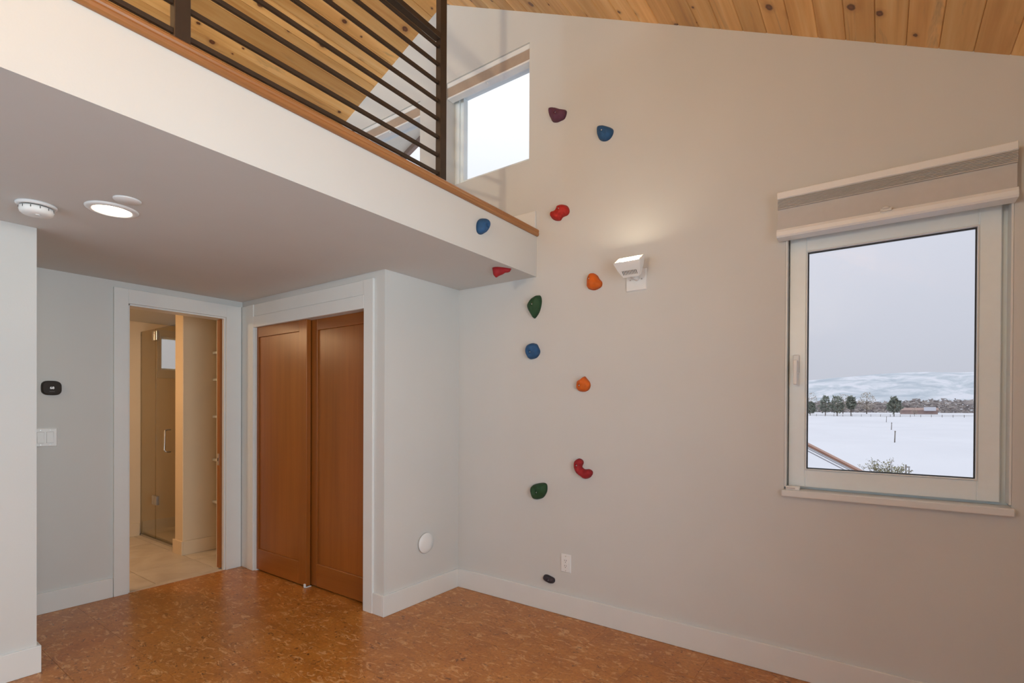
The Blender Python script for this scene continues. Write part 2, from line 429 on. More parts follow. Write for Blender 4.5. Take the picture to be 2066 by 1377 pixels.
# cork tiles, staggered rows running along the back wall
tile_me = {}
def tile_mesh(w, d, h, name, mat, bev):
    k = (round(w, 4), round(d, 4), name)
    if k not in tile_me:
        bm = bmesh.new(); bmesh.ops.create_cube(bm, size=1)
        for vv in bm.verts: vv.co = Vector((vv.co.x*w, vv.co.y*d, (vv.co.z-.5)*h))
        es = [ed for ed in bm.edges if all(abs(q.co.z) < 1e-6 for q in ed.verts)]
        bmesh.ops.bevel(bm, geom=es, offset=bev, segments=1, affect='EDGES')
        me = bpy.data.meshes.new(name); bm.to_mesh(me); bm.free(); me.materials.append(mat); tile_me[k] = me
    return tile_me[k]
TW, TD = 0.60, 0.30
row = 0; y = 0.0
while y > YF + .01:
    y2 = max(y-TD, YF); off = [0.0, -.30][row % 2]
    x = WX + off
    while x < XR:
        a, b = max(x, WX), min(x+TW, XR)
        if b-a > .05:
            cx_, cy_ = (a+b)/2, (y+y2)/2
            hid_closet = b < -0.05 and y2 > CY+.12
            hid_hall = b < BX-.15 and y < -2.9
            if not hid_closet and not hid_hall:
                o = bpy.data.objects.new('cork_tile', tile_mesh(b-a-.0006, y-y2-.0006, .006, 'cork_tile', CORK, .0006)); COL.objects.link(o)
                o.parent = floor; o.location = (cx_, cy_, 0.0)
        x += TW
    y = y2; row += 1
bfloor = struct(BOX((XL, -2.65, -.12), (WX-.06, 0.0, -.006)).build('floor_bathroom', GROUT), 'pale beige bathroom floor tiles')
for i in range(4):
    for j in range(6):
        x0, y0 = XL + .01 + i*.455, -2.645 + j*.445
        x1, y1 = min(x0+.45, WX-.062), min(y0+.44, -.005)
        if x1-x0 < .05 or y1-y0 < .05: continue
        o = bpy.data.objects.new('floor_tile', tile_mesh(x1-x0, y1-y0, .006, 'floor_tile', TILE, .0015)); COL.objects.link(o)
        o.parent = bfloor; o.location = ((x0+x1)/2, (y0+y1)/2, 0.001)
struct(BOX((WX-.06, DOOR[0], -.006), (WX+.001, DOOR[2], .002)).build('trim_threshold', TILE))

# ------------------------------------------------------------------ wooden ceiling: planks as pieces on two roof slopes
def plank_mesh(w, ln):
    k = ('p', round(w, 4), round(ln, 3))
    if k not in tile_me:
        bm = bmesh.new(); bmesh.ops.create_cube(bm, size=1)
        for vv in bm.verts: vv.co = Vector((vv.co.x*w, vv.co.y*ln, (vv.co.z+.5)*.018))
        es = [ed for ed in bm.edges if all(abs(q.co.z) < 1e-6 for q in ed.verts) and abs(ed.verts[0].co.x-ed.verts[1].co.x) < 1e-6]
        bmesh.ops.bevel(bm, geom=es, offset=.0028, segments=1, affect='EDGES')
        me = bpy.data.meshes.new('plank'); bm.to_mesh(me); bm.free(); me.materials.append(PINE); tile_me[k] = me
    return tile_me[k]
def roof_slope(name, sgn, slope, xend):
    ang = math.atan(slope); ca = math.cos(ang); dx = .1125
    z_end = RZ - slope*abs(xend-RX)
    t = .03
    deck = MB().hexa([(RX, YF-.15, RZ+t), (xend, YF-.15, z_end+t), (xend, .2, z_end+t), (RX, .2, RZ+t),
                      (RX, YF-.15, RZ+.22), (xend, YF-.15, z_end+.22), (xend, .2, z_end+.22), (RX, .2, RZ+.22)])
    o = struct(deck.build(name, m_plain(name+'_deck', (.12, .07, .03), .9)), 'knotty pine plank ceiling')
    n = int(math.ceil(abs(xend-RX)/dx)); rr = random.Random(31 if sgn > 0 else 12)
    tot = -YF
    for i in range(n):
        xc = RX + sgn*(i+.5)*dx; zc = RZ - slope*(i+.5)*dx
        cuts = rr.choice([[1.0], [1.0], [.35, .65], [.65, .35], [.5, .5]])
        y = 0.0
        for c in cuts:
            ln = c*tot
            p = bpy.data.objects.new('plank', plank_mesh(dx/ca-.0012, ln-.001)); COL.objects.link(p)
            p.parent = o; p.location = (xc, y-ln/2, zc + rr.uniform(-.0006, .0006)); p.rotation_euler = (0, math.atan(slope)*sgn, 0)
            y -= ln
    return o
roof_slope('ceiling_right', 1, SR, XR+.12)
roof_slope('ceiling_left', -1, SL, -3.80)
# roof overhang outside the back wall
ov = MB()
for xa, xb in ((-3.9, RX), (RX, XR+.5)):
    ov.hexa([(xa, .2, gable(xa)+.02), (xb, .2, gable(xb)+.02), (xb, .70, gable(xb)+.02), (xa, .70, gable(xa)+.02),
             (xa, .2, gable(xa)+.12), (xb, .2, gable(xb)+.12), (xb, .70, gable(xb)+.12), (xa, .70, gable(xa)+.12)])
ovo = struct(ov.build('roof_overhang', SOFFIT), 'cream soffit of the roof overhang outside')
fb = MB()
for xa, xb in ((-3.9, RX), (RX, XR+.5)):
    fb.hexa([(xa, .70, gable(xa)-.03), (xb, .70, gable(xb)-.03), (xb, .74, gable(xb)-.03), (xa, .74, gable(xa)-.03),
             (xa, .70, gable(xa)+.16), (xb, .70, gable(xb)+.16), (xb, .74, gable(xb)+.16), (xa, .74, gable(xa)+.16)])
fb.build('fascia_board', m_plain('brown_fascia', (.36, .26, .22), .7), ovo)

# ------------------------------------------------------------------ baseboards and casings
BH, BT = .134, .015
def base(name, a, b, mat=TRIM): return struct(MB().box(a, b).build(name, mat, bevel=.0025))
base('baseboard_back', (0.0, -BT, 0), (XR, 0, BH))
bc = MB().box((0, CY-BT, 0), (BT, -BT, BH)).box((-.093, CY-BT, 0), (0, CY, BH))
struct(bc.build('baseboard_closet', TRIM, bevel=.002))
base('baseboard_left', (WX, YF, 0), (WX+BT, -1.596, BH))
bh = MB().box((BX, YF, 0), (BX+BT, BY+BT, BH)).box((BX-.12, BY, 0), (BX, BY+BT, BH))
struct(bh.build('baseboard_hall', TRIM, bevel=.002))
base('baseboard_right', (XR-BT, YF, 0), (XR, SIDEW[0]-.1, BH)); 
base('baseboard_loft', (-3.66, -BT, HT+.01), (LX-.004, 0, HT+.01+.135))
base('baseboard_outer', (XL, -2.65, 0), (XL+BT, -.815, BH), BATHWALL)
bs = MB().box((-2.511, -.865, 0), (-2.496, 0, .125)).box((-2.685, -.88, 0), (-2.496, -.865, .125))
struct(bs.build('baseboard_shower', BATHWALL, bevel=.002))
# bathroom door casing: two stiles, head and the jamb lining
dc = MB().box((WX, -1.594, 0), (WX+.018, -1.508, 2.155)).box((WX, -.840, 0), (WX+.018, -.722, 2.155)).box((WX, -1.508, 2.053), (WX+.018, -.840, 2.155))
trim1 = struct(dc.build('trim_1', TRIM, bevel=.002), 'white casing round the bathroom doorway')
jm = MB().box((WX-.125, DOOR[0]-.0, 0), (WX, DOOR[0]+.012, 2.053)).box((WX-.125, DOOR[0], 2.041), (WX, DOOR[2], 2.053))
jm.box((WX-.125, DOOR[2]-.012, 0), (WX-.085, DOOR[2], 2.041)).box((WX-.035, DOOR[2]-.012, 0), (WX, DOOR[2], 2.041))
jm.build('jamb', TRIM, trim1, bevel=.001)
# closet casing
cc = MB().box((CL[0]-.09, CY-.018, 0), (CL[0], CY, 2.155)).box((CL[2], CY-.018, 0), (-.093, CY, 2.155)).box((CL[0], CY-.018, CL[3]), (CL[2], CY, 2.058))
trim2 = struct(cc.build('trim_2', TRIM, bevel=.002), 'white casing round the closet doors')
MB().box((CL[0], CY-.012, 2.060), (CL[2], CY, 2.155)).build('head_board', TRIM, trim2, bevel=.002)
MB().box((CL[0], CY, 0), (CL[0]+.012, CY+.09, CL[3])).box((CL[2]-.012, CY, 0), (CL[2], CY+.09, CL[3])).build('jamb', TRIM, trim2)
MB().box((-1.70, CY, 0), (CL[0]-.09, CY, 2.155))
MB().box((WX, CY-.012, 0), (CL[0]-.092, CY, 2.155)).build('filler_strip', TRIM, trim2, bevel=.002)
# wooden cap on the loft edge, moulded nose
prof = [(LX-.10, HT+.012), (LX-.10, HT-.0), (LX+.001, HT-.012), (LX+.001, HT-.024), (LX+.010, HT-.024), (LX+.017, HT-.018), (LX+.019, HT-.008), (LX+.015, HT+.0),
        (LX+.018, HT+.006), (LX+.018, HT+.014), (LX+.012, HT+.021), (LX+.002, HT+.024), (LX-.10, HT+.024)]
cap = MB().ring_loft([[(x, yy, z) for x, z in prof] for yy in (YF, -.001)], smooth=False)
struct(cap.build('trim_3', CAPWOOD), 'moulded wooden cap along the loft edge')

# ------------------------------------------------------------------ window_1: casement with tilt sash
w = struct(empty('window_1', (2.57, .06, WR[1])), 'white casement window with snowy view', None)
x0, z0, x1, z1 = WR
MB().frame('y', .078, .15, (x0, z0, x1, z1), (x0+.045, z0+.045, x1-.055, z1-.045)).build('window_frame', VINYL, w, bevel=.002)
sash = MB().frame('y', .046, .105, (2.176, .938, 2.957, 2.178), (2.249, 1.024, 2.886, 2.106)).build('sash', VINYL, w, bevel=.003)
MB().frame('y', .040, .060, (2.249, 1.024, 2.886, 2.106), (2.254, 1.029, 2.881, 2.101)).build('glazing_bead', TRIM, sash)
MB().frame('y', .062, .074, (2.249, 1.024, 2.886, 2.106), (2.2585, 1.0335, 2.8765, 2.0965)).build('gasket', BLACK, sash)
BOX((2.25, .076, 1.025), (2.885, .082, 2.105)).build('pane', GLASS, w)
MB().box((x0+.001, -.001, z0+.02), (x0+.008, .078, z1)).box((x1-.008, -.001, z0+.02), (x1-.001, .078, z1)).build('reveal_lining', TRIM, w)
BOX((2.155, -.032, .893), (2.993, .078, .926)).build('sill', TRIM, w, bevel=.004)
hd = MB().box((2.194, .030, 1.50), (2.222, .046, 1.595)).build('handle', PLASTIC, w, bevel=.005, seg=2)
MB().cyl((2.208, .032, 1.56), (2.208, .005, 1.56), .009, 14).hexa([(2.200, -.004, 1.445), (2.216, -.004, 1.445), (2.216, .008, 1.445), (2.200, .008, 1.445), (2.199, .000, 1.568), (2.217, .000, 1.568), (2.217, .014, 1.568), (2.199, .014, 1.568)]).build('lever', PLASTIC, hd, bevel=.003)
sb = MB().box((2.172, -.020, .926), (2.232, .018, .944)).build('window_sensor', PLASTIC, bevel=.004, origin=(2.20, 0, .926), seg=2)
tag(sb, 'small flat white sensor box lying on the corner of the window sill', 'sensor')
MB().box((2.176, -.0212, .931), (2.214, -.0195, .939)).build('label_strip', m_plain('grey_sensor_face', (.55, .54, .53), .5), sb)

# blind above the casement
bl = tag(empty('cellular_blind', (2.558, -.04, 2.155)), 'raised white cellular blind mounted above the casement window', 'window blind')
bx0, bx1 = 2.134, 2.986
MB().box((bx0, -.085, 2.344), (bx1, 0, 2.379)).build('headrail', PLASTIC, bl, bevel=.004)
for i in range(8):
    zt = 2.343 - i*.0060
    ring = [[(x, -.030, zt), (x, -.068, zt), (x, -.0835, zt-.0018), (x, -.0835, zt-.0034), (x, -.068, zt-.0052), (x, -.030, zt-.0052)] for x in (bx0+.003, bx1-.003)]
    MB().ring_loft(ring, smooth=False).build('pleat', FABRIC, bl)
MB().box((bx0+.004, -.066, 2.29), (bx1-.004, -.028, 2.344)).build('pleat_gap_shadow', DARK, bl)  # dark box painting the shade in the gaps between pleats
MB().box((bx0+.003, -.072, 2.196), (bx1-.003, -.006, 2.2950)).build('fabric', m_plain('grey_shade_fabric', (.56, .55, .535), .9, var=.02), bl)
rr_ = [[(x, -.082 + .0, 2.158), (x, -.088, 2.166), (x, -.088, 2.184), (x, -.082, 2.197), (x, -.010, 2.197), (x, -.010, 2.158)] for x in (bx0, bx1)]
MB().ring_loft(rr_, smooth=False).build('bottom_rail', PLASTIC, bl)
MB().box((2.545, -.094, 2.192), (2.585, -.082, 2.204)).lathe((2.565, -.09, 2.206), (0, 0, 1), [(.012, -.006), (.016, 0), (.010, .005)], 12).build('pull_tab', m_plain('clear_plastic', (.72, .70, .66), .2), bl)

# ------------------------------------------------------------------ high windows with raised blinds
def high_window(name, W, label, bl_label):
    x0, z0, x1, z1 = W
    w = struct(empty(name, ((x0+x1)/2, .12, z0)), label)
    MB().frame('y', .10, .18, W, (x0+.045, z0+.045, x1-.045, z1-.045)).build('window_frame', VINYL, w, bevel=.002)
    MB().frame('y', .115, .165, (x0+.045, z0+.045, x1-.045, z1-.045), (x0+.078, z0+.078, x1-.078, z1-.078)).build('sash', VINYL, w, bevel=.002)
    BOX((x0+.078, .135, z0+.078), (x1-.078, .141, z1-.078)).build('pane', GLASS, w)
    b = tag(empty('cellular_blind', ((x0+x1)/2, .05, z1-.10)), bl_label, 'window blind', 'raised blinds of the high windows')
    MB().box((x0+.004, .008, z1-.034), (x1-.004, .075, z1-.001)).build('headrail', PLASTIC, b, bevel=.003)
    MB().box((x0+.006, .014, z1-.105), (x1-.006, .068, z1-.034)).build('fabric', m_plain('tan_shade_fabric', (.43, .34, .27), .9), b)
    MB().box((x0+.004, .010, z1-.118), (x1-.004, .072, z1-.105)).build('bottom_rail', PLASTIC, b, bevel=.003)
    MB().lathe(((x0+x1)/2, .030, z1-.125), (0, 0, 1), [(.006, 0), (.012, .004), (.006, .009)], 10).build('pull_tab', PLASTIC, b)
high_window('window_2', W1, 'high square window beside the loft post', 'raised tan blind at the top of the unobstructed high window')
high_window('window_3', W2, 'high square window behind the loft railing', 'raised tan blind of the high window seen through railing bars')
# bathroom window
w = struct(empty('window_4', (XL-.05, -.45, BW[1])), 'small window in the shower wall')
MB().frame('x', XL-.10, XL-.03, (BW[0], BW[1], BW[2], BW[3]), (BW[0]+.02, BW[1]+.02, BW[2]-.02, BW[3]-.02)).build('window_frame', VINYL, w)
MB().frame('x', XL, XL+.012, (BW[0]-.035, BW[1]-.085, BW[2]+.03, BW[3]+.07), (BW[0], BW[1], BW[2], BW[3])).build('casing', SHOWER, w)
BOX((XL-.07, BW[0]+.02, BW[1]+.02), (XL-.065, BW[2]-.02, BW[3]-.02)).build('pane', GLASS, w)
# assumed unseen windows, added for daylight behind the camera, lit by the added area lamps outside
w = struct(empty('assumed_window_5', (XR, -2.30, SIDEW[1])))
MB().frame('x', XR+.03, XR+.10, SIDEW, (SIDEW[0]+.06, SIDEW[1]+.06, SIDEW[2]-.06, SIDEW[3]-.06)).build('window_frame', VINYL, w)
MB().frame('x', XR-.018, XR, (SIDEW[0]-.09, SIDEW[1]-.09, SIDEW[2]+.09, SIDEW[3]+.09), SIDEW).build('casing', TRIM, w)
BOX((XR+.06, SIDEW[0]+.06, SIDEW[1]+.06), (XR+.066, SIDEW[2]-.06, SIDEW[3]-.06)).build('pane', GLASS, w)
w = struct(empty('assumed_window_6', (.55, YF, WF[1])))
MB().frame('y', YF-.12, YF-.05, WF, (WF[0]+.06, WF[1]+.06, WF[2]-.06, WF[3]-.06)).build('window_frame', VINYL, w)
BOX((.52, YF-.12, WF[1]+.06), (.58, YF-.05, WF[3]-.06)).build('mullion', VINYL, w)
for a_, b_ in ((WF[0]+.06, .52), (.58, WF[2]-.06)): BOX((a_, YF-.09, WF[1]+.06), (b_, YF-.084, WF[3]-.06)).build('pane', GLASS, w)

w = struct(empty('assumed_window_7', (-1.35, YF, WLF[1])))
MB().frame('y', YF-.12, YF-.05, WLF, (WLF[0]+.05, WLF[1]+.05, WLF[2]-.05, WLF[3]-.05)).build('window_frame', VINYL, w)
BOX((WLF[0]+.05, YF-.09, WLF[1]+.05), (WLF[2]-.05, YF-.084, WLF[3]-.05)).build('pane', GLASS, w)
# ------------------------------------------------------------------ doors
def closet_door(name, xa, xb, ya, yb, zt, label):
    o = struct(empty(name, ((xa+xb)/2, (ya+yb)/2, .012)), label)
    z0 = .012
    sw, tr, br = .10, .105, .165
    BOX((xa, ya, z0), (xa+sw, yb, zt)).build('stile', FIR_V, o, bevel=.002)
    BOX((xb-sw, ya, z0), (xb, yb, zt)).build('stile', FIR_V, o, bevel=.002)
    BOX((xa+sw, ya, zt-tr), (xb-sw, yb, zt)).build('rail', FIR_H, o, bevel=.002)
    BOX((xa+sw, ya, z0), (xb-sw, yb, z0+br)).build('rail', FIR_H, o, bevel=.002)
    BOX((xa+sw, ya+.011, z0+br), (xb-sw, yb-.011, zt-tr)).build('panel', FIR_V, o)
    return o
d2 = closet_door('door_2', -1.640, -.865, CY+.008, CY+.043, 1.995, 'front sliding fir closet door with recessed panel')
pl = MB().box((-1.595, CY+.006, .84), (-1.573, CY+.0085, .95)).build('pull', NICKEL, d2, bevel=.001)
BOX((-1.590, CY+.0045, .85), (-1.578, CY+.0062, .94)).build('recess', DARK, pl)
closet_door('door_3', -.900, -.165, CY+.052, CY+.087, 1.995, 'rear sliding fir closet door beside the white wall')
g = MB().box((-.880, CY-.004, 0), (-.862, CY+.006, .030)).box((-.880, CY-.004, 0), (-.862, CY+.05, .006)).build('door_guide', PLASTIC, bevel=.002, origin=(-.871, CY, 0))
tag(g, 'tiny white plastic floor guide under the sliding closet door', 'door guide')
# pocket door mostly slid into the wall
d1 = struct(empty('door_1', (WX-.06, -.82, .01)), 'wooden pocket door edge showing in the bathroom doorway')
BOX((WX-.0825, -.868, .012), (WX-.0375, -.20, 2.040)).build('leaf', FIR_V, d1, bevel=.002)
lt = BOX((WX-.074, -.8705, .85), (WX-.046, -.8675, .945)).build('latch', NICKEL, d1, bevel=.001)
BOX((WX-.066, -.8715, .885), (WX-.054, -.870, .910)).build('latch_hole', DARK, lt)

# ------------------------------------------------------------------ shower screen
s = tag(empty('shower_screen', (-3.2, -.80, 0)), 'frameless glass shower screen with hinged door beyond the doorway', 'shower screen')
BOX((XL, -.806, .02), (-3.292, -.796, 2.10)).build('fixed_pane', SHGLASS, s)
dg = BOX((-3.286, -.806, .02), (-2.685, -.796, 2.10)).build('glass_door', SHGLASS, s)
for zc in (2.03, .40):
    MB().box((-3.345, -.815, zc-.045), (-3.292, -.787, zc+.045)).box((-3.286, -.815, zc-.045), (-3.235, -.787, zc+.045)).cyl((-3.289, -.801, zc-.04), (-3.289, -.801, zc+.04), .007, 10).build('hinge', NICKEL, s, bevel=.002)
hp = [(-2.83, -.806, .905), (-2.90, -.812, .905)]
pts = []
for t in range(9): a_ = math.pi/2*t/8; pts.append((-2.925, -.806 - .045*math.sin(a_) - .0, .925 - .02*math.cos(a_)))
pts = [(-2.925, -.806, .90), (-2.925, -.835, .90), (-2.925, -.85, .905), (-2.925, -.857, .92), (-2.925, -.857, 1.09), (-2.925, -.85, 1.105), (-2.925, -.835, 1.11), (-2.925, -.806, 1.11)]
MB().tube(pts, .008, 10).build('handle', NICKEL, dg)
BOX((XL, -.812, 0.001), (-2.685, -.790, .02)).build('bottom_channel', NICKEL, s)
# shower interior: lower stone band and curb
struct(MB().box((XL, -.79, 0), (XL+.012, 0, .14)).build('baseboard_shower_wall', SHOWER))
struct(MB().box((XL, -.785, .001), (-2.672, -.001, .035)).build('floor_shower', SHOWER))
# small shelves on the partition
for i, zc in enumerate((1.83, 1.58, 1.237, .836, .444)):
    sh = MB().box((-2.511, -.615, zc-.011), (-2.40, -.25, zc+.011)).build('wall_shelf', TRIM, bevel=.002, origin=(-2.42, -.42, zc-.011))
    nth = ['highest', 'second highest', 'middle', 'second lowest', 'lowest'][i]
    tag(sh, nth + ' of the five small white shelves beside the bathroom pocket door', 'shelf', 'bathroom wall shelves')
# assumed bathroom ceiling lamp out of sight, added to warm and brighten the bathroom
bl_ = tag(empty('assumed_ceiling_lamp', (-2.75, -1.9, HC)), 'assumed unseen round flush ceiling lamp inside the bathroom', 'ceiling lamp')
MB().lathe((-2.75, -1.9, HC), (0, 0, -1), [(.15, 0), (.15, .02), (.13, .03)], 32).build('base', PLASTIC, bl_)
MB().lathe((-2.75, -1.9, HC-.03), (0, 0, -1), [(.125, 0), (.12, .03), (.08, .05), (.02, .058)], 32).build('diffuser', LED_ASSUMED_BATH, bl_)

# ------------------------------------------------------------------ loft railing
r = tag(empty('loft_railing', (.635, -1.5, HT+.02)), 'dark bronze steel railing with horizontal bars along the loft edge', 'railing')
RXc = .632
def post(y0, y1, zt, name='post'): 
    p = BOX((RXc-.018, y0, HT+.022), (RXc+.018, y1, zt)).build(name, STEEL, r, bevel=.002); return p
post(-.886, -.838, gable(.66)-.02)
post(-2.145, -2.095, gable(.66)-.02)
post(-3.402, -3.352, gable(.66)-.02)
bars = [2.567, 2.663, 2.759, 2.855, 2.951, 3.047, 3.143]
for (ya, yb) in ((-4.53, -3.402), (-3.352, -2.145), (-2.095, -.888)):
    for z in bars: BOX((RXc-.006, ya, z-.008), (RXc+.007, yb, z+.008)).build('bar', STEEL, r)
    BOX((RXc-.006, ya, 3.231), (RXc+.007, yb, 3.247)).build('rail', STEEL, r, bevel=.001)
    BOX((RXc-.020, ya, 3.272), (RXc+.020, yb, 3.304)).build('top_rail', STEEL, r, bevel=.002)

# ------------------------------------------------------------------ ceiling devices
rl = tag(empty('recessed_light', (-.242, -2.052, HC)), 'lit round recessed light in the ceiling under the loft', 'recessed light')
MB().lathe((-.242, -2.052, HC), (0, 0, -1), [(.098, 0), (.098, .002), (.092, .007), (.074, .009), (.071, .006), (.071, .0005)], 40, cap=False).build('trim_ring', PLASTIC, rl)
MB().lathe((-.242, -2.052, HC), (0, 0, -1), [(.0705, .0008), (.0705, .0045)], 40).build('lens', LED_DOWN, rl)
rl2 = copy_tree(rl); rl2.location = (-1.30, -2.95, HC); rl2['label'] = 'added unseen recessed light brightening the hall behind the hall wall'  # unseen downlight copy added to brighten the door wall
lamp_light('added_hall_light', (-1.30, -2.95, HC-.012), (0, 0, 0), 2.5, rl2)
cp = MB().lathe((-.062, -2.052, HC), (0, 0, -1), [(.050, 0), (.050, .003), (.047, .006), (.001, .007)], 36).build('round_cover_plate', PLASTIC, origin=(-.062, -2.052, HC))
tag(cp, 'small blank round cover plate on the ceiling beside the lit light', 'cover plate')
sd = tag(empty('smoke_detector', (-.452, -2.262, HC)), 'white round smoke detector on the ceiling near the hall wall', 'smoke detector')
sx, sy_ = -.452, -2.262
MB().lathe((sx, sy_, HC), (0, 0, -1), [(.070, 0), (.070, .006), (.064, .012)], 36).build('base', PLASTIC, sd)
MB().lathe((sx, sy_, HC-.012), (0, 0, -1), [(.053, 0), (.053, .004)], 36).build('vent_gap', DARK, sd)
MB().lathe((sx, sy_, HC-.016), (0, 0, -1), [(.058, 0), (.059, .010), (.056, .022), (.048, .029), (.020, .031), (.001, .031)], 36).build('cover', PLASTIC, sd)
for k in range(12):
    a_ = 2*math.pi*k/12; c_, s_ = math.cos(a_), math.sin(a_)
    MB().box((sx+c_*.0585-.0012, sy_+s_*.0585-.0012, HC-.018), (sx+c_*.0585+.0012, sy_+s_*.0585+.0012, HC-.028)).build('slot', DARK, sd)
MB().cyl((sx+.02, sy_, HC-.047), (sx+.02, sy_, HC-.050), .008, 14).build('test_button', PLASTIC, sd)

# ------------------------------------------------------------------ wall devices
th = tag(empty('thermostat', (WX, -1.922, 1.44)), 'black rounded thermostat on the wall above the light switch', 'thermostat')
def superel(cy, cz, a, b, x, n=40, p=3.2):
    out = []
    for i in range(n):
        t = 2*math.pi*i/n; c, s_ = math.cos(t), math.sin(t)
        out.append((x, cy + a*math.copysign(abs(c)**(2/p), c), cz + b*math.copysign(abs(s_)**(2/p), s_)))
    return out
MB().ring_loft([superel(-1.922, 1.44, .050, .046, WX), superel(-1.922, 1.44, .050, .046, WX+.012), superel(-1.922, 1.44, .047, .043, WX+.014)]).build('back_plate', DARK, th)
MB().ring_loft([superel(-1.922, 1.44, .049, .045, WX+.014), superel(-1.922, 1.44, .049, .045, WX+.020), superel(-1.922, 1.44, .044, .040, WX+.025)]).build('front', THERMO, th)
def text(name, s_, size, mat, parent, loc, rot):
    c = bpy.data.curves.new(name, 'FONT'); c.body = s_; c.size = size; c.extrude = .0002; c.align_x = 'CENTER'; c.align_y = 'CENTER'
    c.materials.append(mat); to = bpy.data.objects.new(name+'_curve', c); me = bpy.data.meshes.new_from_object(to); bpy.data.objects.remove(to)
    o = bpy.data.objects.new(name, me); COL.objects.link(o); o.parent = parent
    o.location = Vector(loc) - ORG[parent.name]; o.rotation_euler = rot; return o
text('temperature_digits', '68', .022, TEXTGLOW, th, (WX+.0258, -1.922, 1.440), (math.pi/2, 0, math.pi/2))
MB().box((WX+.025, -1.935, 1.417), (WX+.0254, -1.909, 1.4185)).build('screen_line', m_plain('dim_screen', (.2, .2, .2), .5), th)

def plate_x(y0, y1, z0, z1, th_=.007): return MB().hexa([(WX, y0, z0), (WX, y1, z0), (WX, y1, z1), (WX, y0, z1), (WX+th_, y0+.004, z0+.004), (WX+th_, y1-.004, z0+.004), (WX+th_, y1-.004, z1-.004), (WX+th_, y0+.004, z1-.004)])
sw = tag(empty('light_switch', (WX, -1.95, 1.065)), 'white double rocker light switch half hidden by the hall wall', 'light switch')
plate_x(-2.010, -1.892, 1.065, 1.182).build('plate', PLASTIC, sw)
for yc in (-1.928, -1.974):
    BOX((WX+.006, yc-.0175, 1.088), (WX+.0075, yc+.0175, 1.159)).build('surround', m_plain('shadow_grey', (.45, .44, .43), .6), sw)
    MB().hexa([(WX+.007, yc-.0162, 1.0895), (WX+.007, yc+.0162, 1.0895), (WX+.007, yc+.0162, 1.1575), (WX+.007, yc-.0162, 1.1575),
               (WX+.0125, yc-.0162, 1.0895), (WX+.0125, yc+.0162, 1.0895), (WX+.0085, yc+.0162, 1.1575), (WX+.0085, yc-.0162, 1.1575)]).build('rocker', PLASTIC, sw)
    for zz in (1.077, 1.170): MB().cyl((WX+.0065, yc, zz), (WX+.0082, yc, zz), .0032, 10).build('screw', NICKEL, sw)

ox, oz = .922, .333
ol = tag(empty('wall_outlet', (ox, 0, oz-.058)), 'white electrical outlet low on the wall above the grey hold', 'outlet')
MB().hexa([(ox-.036, 0, oz-.058), (ox+.036, 0, oz-.058), (ox+.036, 0, oz+.058), (ox-.036, 0, oz+.058),
           (ox-.032, -.007, oz-.054), (ox+.032, -.007, oz-.054), (ox+.032, -.007, oz+.054), (ox-.032, -.007, oz+.054)]).build('plate', PLASTIC, ol)
rc = BOX((ox-.0165, -.0095, oz-.0335), (ox+.0165, -.006, oz+.0335)).build('receptacle', PLASTIC, ol, bevel=.0015)
for zz in (oz+.017, oz-.017):
    for dx in (-.006, .006): BOX((ox+dx-.0012, -.0099, zz-.001), (ox+dx+.0012, -.009, zz+.007)).build('slot', DARK, rc)
    MB().cyl((ox, -.009, zz-.008), (ox, -.0099, zz-.008), .0026, 10).build('slot', DARK, rc)
for zz in (oz+.046, oz-.046): MB().cyl((ox, -.0065, zz), (ox, -.0082, zz), .003, 10).build('screw', NICKEL, ol)

# round white cap low on the closet side wall
dk = tag(empty('round_wall_cover', (0, -.350, .395)), 'round white cover standing off the closet side wall', 'wall cover')
MB().lathe((0, -.350, .395), (1, 0, 0), [(.058, 0), (.058, .008), (.052, .010)], 36).build('collar', m_plain('shade_white', (.70, .68, .65), .5), dk)
MB().lathe((.010, -.350, .395), (1, 0, 0), [(.054, 0), (.068, .004), (.070, .008), (.067, .013), (.030, .016), (.001, .0165)], 40).build('disc', PLASTIC, dk)

# wall lamp (tilted LED flood head on a square plate)
sc = tag(empty('wall_lamp', (1.385, 0, 2.017)), 'white wall lamp with tilted lit head on a square plate', 'wall lamp')
MB().hexa([(1.322, 0, 2.013), (1.448, 0, 2.013), (1.448, 0, 2.142), (1.322, 0, 2.142), (1.326, -.012, 2.017), (1.444, -.012, 2.017), (1.444, -.012, 2.138), (1.326, -.012, 2.138)]).build('plate', PLASTIC, sc, bevel=.002)
for px_, pz_ in ((1.350, 2.078), (1.420, 2.078)): MB().cyl((px_, -.011, pz_), (px_, -.0135, pz_), .004, 10).build('screw', NICKEL, sc)
el = math.radians(57)
n_ = Vector((0, -math.cos(el), math.sin(el))); u_ = Vector((1, 0, 0)); t_ = n_.cross(u_)          # t_ points along the face
if t_.z < 0: t_ = -t_
fc = Vector((1.388, -.118, 2.160))
def P(a, b, c): return fc + u_*a + t_*b + n_*c
def rect(w_, h_, c, db=0): return [P(-w_, -h_+db, c), P(w_, -h_+db, c), P(w_, h_+db, c), P(-w_, h_+db, c)]
hdm = MB().ring_loft([rect(.048, .016, -.085, -.004), rect(.066, .032, -.040), rect(.078, .041, .006), rect(.078, .041, .014), rect(.073, .036, .014), rect(.064, .029, .002)], cap=False, smooth=False)
hdm.add(rect(.064, .029, .002), [(0, 1, 2, 3)]).add(rect(.048, .016, -.085, -.004), [(0, 3, 2, 1)])
head = hdm.build('head', PLASTIC, sc)
MB().hexa(rect(.052, .020, .0025) + rect(.052, .020, .0040)).build('lens', LED_WALL, sc)
